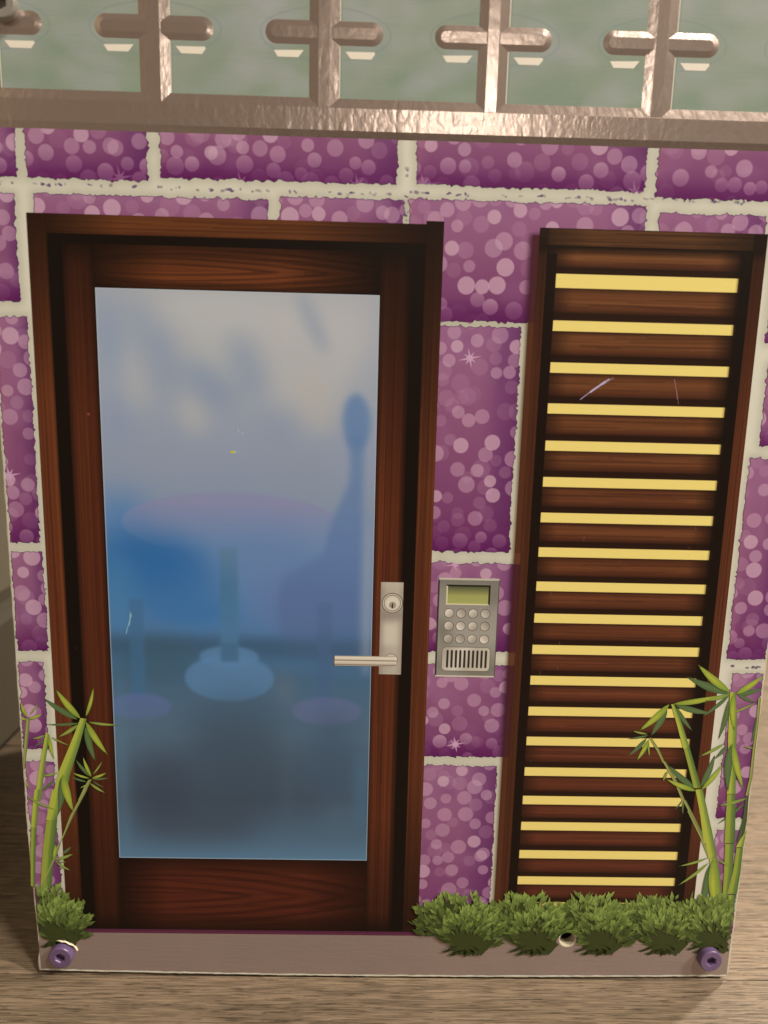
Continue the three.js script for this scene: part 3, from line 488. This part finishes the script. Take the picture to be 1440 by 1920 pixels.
// shrubs and bamboo ------------------------------------------------------------
const leafMat = new THREE.MeshPhysicalMaterial({ vertexColors: true, roughness: 0.42, specularIntensity: 0.6 });
function flat(tris, cols) { const g = new THREE.BufferGeometry(); g.setAttribute('position', new THREE.Float32BufferAttribute(tris.map((v) => v * MM), 3)); g.setAttribute('color', new THREE.Float32BufferAttribute(cols, 3)); g.computeVertexNormals(); return g; }
function tri(T, C, a, b, c, z, ca, cb, cc) {
  if ((b[0] - a[0]) * (c[1] - a[1]) - (b[1] - a[1]) * (c[0] - a[0]) < 0) { [b, c] = [c, b]; [cb, cc] = [cc, cb]; }
  T.push(a[0], a[1], z, b[0], b[1], z, c[0], c[1], z); C.push(...ca, ...cb, ...cc);
}
function shrubGeo(cx, base, W, H, z0, clipL, clipR) {
  const T = [], C = [], out = (p) => Math.hypot(p[0] - HOLE[0], p[1] - HOLE[1]) < HOLE[2] + 0.45 || p[0] < clipL || p[0] > clipR;
  let z = z0; const mp = (p, q) => [(p[0] + q[0]) / 2, (p[1] + q[1]) / 2];
  const put = (a, b, c, ca, cb, cc) => { if (![a, b, c, mp(a, b), mp(b, c), mp(a, c), mp(mp(a, b), c)].some(out)) tri(T, C, a, b, c, z, ca, cb, cc); };
  const dark = inkLin(56, 60, 24);
  for (const [dx, dy, rx, ry, low] of [[-3, 0.5, 0.72, 0.33, 1], [5, -0.06 * H, 0.5, 0.3, 1]]) {    // the dark heart of each clump
    const mid = [cx + dx, base + H * 0.5 + dy], rim = [];
    for (let i = 0; i < 48; i++) { const t = i / 48 * Math.PI * 2, up = Math.sin(t); rim.push([mid[0] + W * rx * Math.cos(t) * (up < 0 ? 1 - 0.62 * up * up : 1) * (1 + rr(-0.05, 0.05)) + (up < 0 ? -up * 4 : 0), mid[1] + H * (up > 0 ? ry : 0.42) * up * (1 + rr(-0.06, 0.06))]); }
    for (let i = 0; i < 48; i++) for (let k = 0; k < 6; k++) { const A = rim[i], B = rim[(i + 1) % 48], L = (p, t) => [mid[0] + (p[0] - mid[0]) * t, mid[1] + (p[1] - mid[1]) * t], t0 = k / 6, t1 = (k + 1) / 6; if (k) put(L(A, t0), L(A, t1), L(B, t1), dark, dark, dark), put(L(A, t0), L(B, t1), L(B, t0), dark, dark, dark); else put(mid, L(A, t1), L(B, t1), dark, dark, dark); }
    z += 0.004;
  }
  for (const [ax, ay, bx, by, w] of [[0, 6, -8, 1.6, 1.2], [1, 4, -4.5, -0.1, 1.6], [2, 4, -1.5, 0.8, 1.2], [4, 6, 2, -0.6, 3], [4, 6, 6.5, 0, 2.2], [5, 6, 9, 2.2, 1.6]]) { z += 0.0006; const n = [-(by - ay), bx - ax], L = Math.hypot(...n), p = [cx + ax, base + ay], q = [cx + bx, base + by]; put([p[0] - n[0] / L * w * 1.4, p[1] - n[1] / L * w * 1.4], [p[0] + n[0] / L * w * 1.4, p[1] + n[1] / L * w * 1.4], q, dark, dark, dark); put([q[0] - w, q[1] + w * 0.5], [q[0] + w * 0.9, q[1] + w * 0.3], [p[0], p[1]], dark, dark, dark); }
  for (const [dx, dy, sx, sy, N, boost] of [[-2.5, 0.5, 0.95, 0.47, 330, 0], [5, -0.13 * H, 0.7, 0.4, 230, 0.06]]) {
    const mid = [cx + dx, base + H * 0.47 + dy], foot = [cx + dx * 0.4 + 2, base + H * 0.16];
    for (let i = 0; i < N; i++) {
      z += 0.0006; const f = i / N, edge = f < 0.4, t = edge ? rr(-0.5, Math.PI + 0.5) : rr(-0.35, Math.PI + 0.35), lt = edge ? rr(0.86, 1) : Math.sqrt(rr(0.02, 0.9)), up = Math.sin(t);
      const lump = 1 + (edge ? 0.1 * Math.sin(t * 9 + dx) + 0.07 * Math.sin(t * 17) : 0), px = mid[0] + W * sx * 0.92 * lump * lt * Math.cos(t) * (up < 0 ? 0.9 : 1), py = mid[1] + H * sy * 0.95 * lump * lt * up;
      if (!edge && Math.hypot((px - cx - 1.5) / (W * 0.42), (py - base - H * 0.2) / (H * 0.24)) < rr(0.75, 1.15)) continue;
      const dir = Math.atan2(py - foot[1], (px - foot[0]) * 0.9) + rr(-0.55, 0.55), len = rr(2.6, 6.4) * (edge ? 1.05 : 0.9), w = rr(0.45, 1.05);
      const b = [px - Math.cos(dir) * len * 0.55, py - Math.sin(dir) * len * 0.55], e = [px + Math.cos(dir) * len * 0.45, py + Math.sin(dir) * len * 0.45], n = [-Math.sin(dir) * w, Math.cos(dir) * w], m = [b[0] * 0.5 + e[0] * 0.5, b[1] * 0.5 + e[1] * 0.5];
      const rel = (py - (mid[1] - H * sy * 0.55)) / (H * sy * 1.5), tone = clamp(rel * 1.0 - 0.08 + boost + rr(-0.4, 0.34)), c = inkLin(62 + 88 * tone, 70 + 92 * tone, 26 + 48 * tone), c2 = inkLin(58 + 54 * tone, 68 + 64 * tone, 26 + 30 * tone), b0 = inkLin(60, 60, 26).map((v, q) => (v + c2[q]) / 2);
      put(b, [m[0] + n[0], m[1] + n[1]], e, b0, c, c); put(b, [m[0] - n[0], m[1] - n[1]], e, b0, c2, c);
    }
  }
  return flat(T, C);
}
const SH = [[285.5, 11.2, 22, 33.4], [308, 12.5, 22, 32.5], [255.5, 11, 22.5, 34], [225, 10.6, 22.5, 34], [194, 10.3, 22.5, 34.4]];
const shrubLabels = ['green shrub right of the middle', 'green shrub at the right corner under the bamboo', 'green shrub right of the screw hole', 'green shrub left of the screw hole', 'green shrub beside the door foot'];
SH.forEach(([cx, b, W, H], i) => part('shrub', shrubGeo(cx, b, W, H, 0.22 + i * 0.12, -10, 319.6), leafMat, panel, shrubLabels[i]));
part('shrub', shrubGeo(7.5, 12.4, 20, 33.5, 0.5, 1.1, 400), leafMat, panel, 'green shrub at the left corner under the bamboo');
const BAMBOO_LEFT = { stems: [
['t',[2.1,124.5],[3.7,124.5],[2.0,112.4],[-0.0,100.8],[-0.6,101.2],[0.2,110.8]],
['s',[10.1,118.6],[11.6,117.1],[8.9,103.3],[6.2,86.1],[3.3,86.1],[6.2,101.3]],
['s',[3.6,91.2],[6.1,91.3],[5.1,85.0],[3.6,72.7],[1.0,72.9],[2.6,84.9]],
['n',[1.2,72.7],[3.5,72.7],[2.3,59.5],[1.0,43.2],[-0.7,43.9],[-0.0,59.4]],
['s',[25.3,125.2],[27.9,124.9],[24.3,112.7],[19.0,97.1],[14.1,98.7],[20.1,112.6]],
['s',[14.5,99.1],[19.2,97.2],[17.6,90.6],[16.0,86.3],[10.6,86.2],[12.8,93.7]],
['s',[11.3,91.3],[16.4,91.4],[14.5,81.6],[11.9,76.2],[7.9,76.5],[9.4,83.5]],
['n',[8.0,76.1],[12.8,77.2],[11.0,63.6],[8.3,42.8],[3.4,42.8],[5.8,63.5]],
['t',[27.3,96.2],[28.9,96.6],[26.1,90.7],[24.0,86.4],[22.4,86.4],[25.1,92.3]],
['t',[25.3,91.5],[26.7,91.6],[20.6,80.1],[15.0,68.1],[13.0,64.4],[18.4,78.5]],
['t',[11.9,64.0],[14.0,66.1],[11.3,58.4],[4.3,42.8],[3.6,43.0],[9.8,57.1]]],
leaves: [
['d',23.9,124.5,10.1,134.0,2.8],
['y',25.3,124.9,15.2,138.5,3.0],
['y',27.6,126.0,31.5,139.5,1.6],
['m',28.7,123.4,41.6,122.3,1.3],
['d',27.2,121.1,30.8,104.8,3.0],
['y',27.5,123.4,36.3,108.1,3.0],
['d',24.5,122.8,10.8,122.0,1.3],
['m',24.5,122.4,15.2,116.1,1.7],
['y',11.3,117.1,13.1,105.6,1.7],
['m',9.9,117.0,3.8,115.1,1.0],
['d',9.6,115.5,4.3,111.2,0.8],
['m',12.3,116.3,20.1,112.3,0.7],
['m',7.7,97.8,14.2,99.5,1.3],
['d',6.8,90.8,13.3,96.8,1.2],
['m',0.1,88.0,12.0,81.7,1.2],
['y',2.6,125.0,-0.5,133.8,1.6],
['d',2.3,125.6,-0.5,130.8,1.4],
['m',3.8,126.4,7.6,131.9,0.7],
['y',2.9,124.3,9.4,127.0,1.3],
['y',2.1,124.0,-0.9,125.2,1.3],
['y',-0.6,97.3,1.7,91.5,0.9],
['d',28.1,97.8,22.2,105.8,1.6],
['y',28.7,97.8,25.5,107.2,1.6],
['y',27.8,97.0,20.4,99.6,1.1],
['d',29.1,96.6,36.4,97.3,1.0],
['y',28.9,97.0,35.4,99.8,1.3],
['m',29.5,99.0,33.7,105.2,0.8],
['d',29.2,95.7,34.0,92.6,0.6],
['m',27.9,94.7,34.5,90.1,1.3],
['d',26.5,95.2,19.9,97.6,1.0],
['m',26.5,94.1,23.4,92.3,0.6],
['d',14.3,60.2,18.2,63.7,1.4],
['m',10.7,57.2,19.1,60.3,1.5],
['m',11.2,56.4,15.9,56.2,0.7],
['m',11.3,55.9,17.5,51.9,1.2],
['y',10.1,57.5,11.3,65.0,1.6],
['m',9.1,58.5,8.0,61.7,0.4],
['y',16.4,98.8,20.1,80.5,3.7],
['d',15.7,97.6,13.5,79.6,3.4]] };
const BAMBOO_RIGHT = { stems: [
['t',[272.5,120.1],[273.6,120.1],[277.4,114.8],[280.7,108.3],[279.6,108.3],[276.6,113.8]],
['t',[279.6,108.8],[280.7,109.1],[286.9,99.6],[291.3,90.4],[290.0,90.1],[285.6,99.1]],
['t',[290.2,90.4],[291.7,90.4],[296.2,82.6],[301.8,72.3],[300.7,71.8],[295.4,81.6]],
['t',[292.8,85.2],[293.9,85.2],[301.1,72.6],[305.2,63.7],[304.2,63.3],[300.1,71.8]],
['s',[280.7,136.0],[282.1,136.0],[286.5,126.7],[290.8,115.9],[288.0,115.2],[284.4,125.7]],
['n',[288.2,115.4],[290.8,115.9],[293.6,108.3],[297.9,96.6],[294.6,96.3],[291.1,106.9]],
['s',[295.4,95.6],[298.6,96.1],[301.7,86.1],[306.2,69.5],[301.8,69.4],[298.5,84.6]],
['s',[298.2,85.3],[301.9,85.3],[304.9,75.7],[308.5,62.6],[304.7,61.7],[301.4,73.8]],
['s',[305.4,61.7],[308.6,62.4],[311.6,50.4],[314.6,34.4],[310.6,34.3],[307.3,50.3]],
['t',[318.6,139.6],[319.8,139.7],[320.2,125.4],[320.1,115.5],[318.9,115.4],[319.2,126.3]],
['t',[318.9,115.9],[320.1,115.9],[320.3,101.5],[319.5,92.8],[318.2,93.2],[319.0,101.5]],
['d',[318.4,92.7],[319.7,92.8],[320.2,80.5],[319.9,75.0],[316.6,69.6],[318.2,80.5]],
['s',[305.9,142.0],[308.4,142.0],[310.3,129.9],[311.3,118.3],[307.5,118.3],[306.7,129.9]],
['s',[307.7,118.3],[311.2,118.4],[312.5,105.7],[313.6,93.9],[309.7,93.8],[308.6,105.7]],
['n',[309.8,93.6],[313.5,93.7],[314.9,81.4],[316.0,69.6],[311.2,69.6],[310.6,81.3]],
['n',[310.2,85.4],[314.4,85.5],[315.1,77.8],[315.6,69.6],[311.2,69.6],[310.8,77.8]],
['n',[311.6,69.1],[315.6,69.4],[316.6,56.0],[316.0,43.3],[313.2,44.0],[312.5,55.9]],
['s',[320.0,74.8],[320.6,77.1],[320.3,72.1],[320.1,67.5],[316.6,67.6],[318.0,70.9]],
['n',[317.0,67.2],[320.0,67.2],[320.2,55.2],[319.7,43.7],[315.3,44.0],[316.7,55.2]],
['n',[316.0,43.3],[319.2,43.5],[319.3,39.3],[319.5,34.4],[315.7,34.4],[315.9,39.2]]],
leaves: [
['d',279.2,134.1,273.1,120.8,3.1],
['y',279.9,136.0,267.6,123.2,3.2],
['d',282.7,135.6,299.4,131.8,2.8],
['y',281.6,136.1,303.5,140.8,2.6],
['d',283.1,134.6,291.4,123.5,2.0],
['m',271.5,121.9,264.7,123.4,1.0],
['d',272.0,121.2,263.1,119.4,1.1],
['d',271.5,119.9,263.9,111.1,2.0],
['y',272.5,119.4,267.8,109.1,2.0],
['m',272.4,118.5,273.5,110.9,0.9],
['d',305.6,141.4,286.1,148.8,3.7],
['y',305.8,142.1,290.5,154.5,3.5],
['d',309.2,140.7,320.3,144.1,2.5],
['y',308.5,141.2,319.9,150.1,2.9],
['m',306.1,141.3,295.0,137.8,1.9],
['d',305.9,140.8,295.1,130.5,1.9],
['d',306.2,139.2,303.2,119.7,2.6],
['d',309.7,140.9,317.5,137.4,1.6],
['m',317.5,137.3,305.8,131.6,1.1],
['d',319.4,132.0,318.0,118.7,1.9],
['m',319.3,115.9,314.7,117.1,0.7],
['m',319.1,92.0,306.0,87.9,1.5],
['d',318.1,89.3,307.0,78.8,1.5],
['m',306.0,118.0,295.3,111.6,1.6],
['d',307.4,117.1,302.5,110.4,1.8],
['d',295.0,96.3,282.1,107.3,3.0],
['y',295.6,95.1,281.6,100.7,2.5],
['d',297.8,97.3,302.5,112.5,3.0],
['y',298.0,95.6,306.4,108.1,2.5],
['m',282.0,104.5,280.3,99.6,1.2],
['d',290.2,90.5,287.1,85.7,0.8],
['d',290.7,89.9,291.0,83.3,0.9],
['m',304.5,62.1,291.4,57.7,1.3],
['m',305.1,59.7,291.8,47.8,1.6],
['m',308.9,61.3,316.8,57.6,0.9],
['d',305.8,58.6,303.5,35.5,3.9],
['y',307.5,141.3,309.7,124.1,2.8],
['d',309.0,117.9,310.1,94.6,3.7],
['y',309.7,118.1,316.9,96.2,3.1],
['y',307.0,62.2,311.0,34.3,4.3]] };
const TONE = { y: [[178, 172, 56], [122, 142, 50]], m: [[152, 156, 66], [112, 130, 54]], d: [[94, 110, 62], [76, 94, 54]] };
function leafGeo([t, bx, by, ex, ey, w], z) {
  const T = [], C = [], L = Math.hypot(ex - bx, ey - by), ux = (ex - bx) / L, uy = (ey - by) / L, n = 10, prof = (s) => Math.sin(Math.PI * Math.pow(s, 0.82)) ** 0.9 * (1 - 0.15 * s) * w / 2;
  const bend = 0.03 * L * (bx > ex ? 1 : -1), [mid, rim] = TONE[t].map((c) => inkLin(...c)), tip = inkLin(96, 120, 44).map((v, i) => (v + rim[i]) / 2);
  const at = (s, o) => { const k = bend * Math.sin(Math.PI * s); return [clamp(bx + ux * L * s - uy * (o + k), 0.3, 319.9), by + uy * L * s + ux * (o + k)]; };
  for (let i = 0; i < n; i++) {
    const s0 = i / n, s1 = (i + 1) / n, w0 = prof(s0), w1 = prof(s1), e = clamp(Math.abs(s0 - 0.5) * 2 - 0.2), cm = mid.map((v, q) => v + (tip[q] - v) * e), A = at(s0, 0), B = at(s1, 0);
    for (const sd of [1, -1]) { const P = at(s0, sd * w0), Q = at(s1, sd * w1); if (i) tri(T, C, A, P, Q, z, cm, rim, rim); if (i < n - 1) tri(T, C, A, Q, B, z, cm, rim, cm); else if (i) tri(T, C, A, P, B, z, cm, rim, cm); }
  }
  return flat(T, C);
}
const STEM = { s: [[170, 170, 62], [138, 150, 56], [92, 112, 54]], n: [[146, 150, 54], [108, 126, 50], [76, 98, 48]], t: [[150, 148, 74], [130, 132, 66], [100, 106, 60]], d: [[70, 84, 44], [66, 80, 44], [60, 76, 42]] };
function stemGeo([t, ...pts], z) {                                       // six outline points: top left, top right, right middle, bottom right, bottom left, left middle
  const T = [], C = [], [a, b, c] = STEM[t].map((q) => inkLin(...q)), [tl, tr, rm, br, bl, lm] = pts.length === 6 ? pts : [pts[0], pts[1], pts[2], pts[3], pts[4] ?? pts[3], pts[5] ?? pts[4] ?? pts[0]];
  const quad = (p, q, r, s, k1, k2) => { const mp = (u, v, f) => [u[0] + (v[0] - u[0]) * f, u[1] + (v[1] - u[1]) * f];
    const bands = [[0, 0.42, k1 ? a : a, a], [0.42, 0.58, a, b], [0.58, 1, b, c]];
    for (const [f0, f1, c0, c1] of bands) { const A = mp(p, q, f0), B = mp(p, q, f1), D = mp(s, r, f0), E = mp(s, r, f1); tri(T, C, A, B, E, z, c0, c1, c1); tri(T, C, A, E, D, z, c0, c1, c0); } };
  quad(tl, tr, rm, lm); quad(lm, rm, br, bl);
  return flat(T, C);
}
function bamboo(label, data, zb, clipL) {
  const g = new THREE.Group(); g.name = 'bamboo'; g.userData.label = label; panel.add(g); let z = zb;
  const dark = data.leaves.filter((l) => l[0] === 'd'), rest = data.leaves.filter((l) => l[0] !== 'd');
  for (const l of dark.slice(0, -1)) part('leaf', leafGeo(l, (z += 0.004)), leafMat, g);
  data.stems.forEach((s) => part('stem', stemGeo(s, (z += 0.004)), leafMat, g));
  part('leaf', leafGeo(dark[dark.length - 1], (z += 0.004)), leafMat, g);
  for (const l of rest) part('leaf', leafGeo(l, (z += 0.004)), leafMat, g);
  return g;
}
bamboo('tall yellow green bamboo left of the door', BAMBOO_LEFT, 0.14);
bamboo('tall green bamboo in front of the right side of the shutter', BAMBOO_RIGHT, 0.14);

// plastic pegs through the board ---------------------------------------------------
function pegGeo(r, h, hr) {
  const hex = Array.from({ length: 6 }, (_, i) => [hr * Math.cos(i * Math.PI / 3 + 0.3), hr * Math.sin(i * Math.PI / 3 + 0.3)]), b = 0.7;
  const ring = new THREE.ExtrudeGeometry(shapeOf(disc(0, 0, r - b, 48), [hex.map(([x, y]) => [x, y])]), { depth: (h - b * 1) * MM, bevelEnabled: true, bevelThickness: b * MM, bevelSize: b * MM, bevelSegments: 4, curveSegments: 24 });
  const plug = new THREE.CylinderGeometry((r - 0.8) * MM, (r - 0.8) * MM, 1 * MM, 32).rotateX(Math.PI / 2).translate(0, 0, 0.6 * MM);
  const strip = (g) => { const q = g.index ? g.toNonIndexed() : g; q.deleteAttribute('uv'); return q; };
  return mergeGeometries([strip(ring), strip(plug)]);
}
const purple = new THREE.MeshPhysicalMaterial({ color: new THREE.Color().setRGB(0.15, 0.095, 0.215), roughness: 0.32, clearcoat: 0.3, clearcoatRoughness: 0.25 });
const grey = new THREE.MeshPhysicalMaterial({ color: new THREE.Color().setRGB(0.26, 0.24, 0.22), roughness: 0.35 });
for (const [x, y, m, tilt, label] of [[11.7, 9.5, purple, [0.03, -0.03], 'purple plastic peg at the lower left corner'], [309.9, 10.8, purple, [0.02, 0.06], 'purple plastic peg at the lower right corner'], [11, 402.2, grey, [0, 0], 'grey plastic peg at the upper left over the railing']]) {
  const p = part('peg', pegGeo(5.4, 3.7, 3.0), m, panel, label); p.position.set(x * MM, y * MM, (m === grey ? 0.5 : -0.4) * MM); p.rotation.set(tilt[0], tilt[1], 0.2);
}
{                                                                       // paper torn up round the left peg
  const T = [], R = (a) => 6.1 + 0.25 * Math.sin(a * 4) + 0.12 * Math.sin(a * 11);
  for (let i = 0; i < 30; i++) { const a = 0.15 + i / 30 * 2.0, b = 0.15 + (i + 1) / 30 * 2.0, h = (q) => 0.4 + 0.9 * Math.sin((q - 0.15) / 2.0 * Math.PI) + 0.12 * Math.sin(q * 9), c = [11.9, 10];
    const p = (q, r, z) => [c[0] + r * Math.cos(q), c[1] + r * Math.sin(q), z];
    const A = p(a, 5.7, 0.1), B = p(b, 5.7, 0.1), C = p(b, R(b) + 0.2, h(b)), D = p(a, R(a) + 0.2, h(a)), E = p(b, R(b) + 0.6, 0.1), F = p(a, R(a) + 0.6, 0.1);
    T.push(...A, ...D, ...C, ...A, ...C, ...B, ...D, ...F, ...E, ...D, ...E, ...C); }
  const g = new THREE.BufferGeometry(); g.setAttribute('position', new THREE.Float32BufferAttribute(T.map((v) => v * MM), 3)); g.computeVertexNormals();
  part('torn_paper', g, new THREE.MeshStandardMaterial({ color: new THREE.Color().setRGB(0.8, 0.72, 0.55), roughness: 0.9, side: THREE.DoubleSide }), panel, 'cream paper torn up around the left peg');
}
{                                                                       // dark lining of the screw hole
  const g = new THREE.CylinderGeometry((HOLE[2] + 0.25) * MM, (HOLE[2] + 0.25) * MM, 6 * MM, 40, 1, true).rotateX(Math.PI / 2).translate(HOLE[0] * MM, HOLE[1] * MM, -3.2 * MM);
  part('screw_hole', g, new THREE.MeshStandardMaterial({ color: new THREE.Color().setRGB(0.045, 0.05, 0.025), roughness: 0.9, side: THREE.DoubleSide }), panel, 'empty screw hole drilled among the shrubs');
}
const seen = new Map();
panel.traverse((o) => { if (o === panel || !o.isMesh && !o.isGroup) return; const n = o.name, k = seen.get(n) ?? 0; seen.set(n, k + 1); if (k) o.name = n + '_' + String(k).padStart(3, '0'); });

renderer.render(scene, camera);
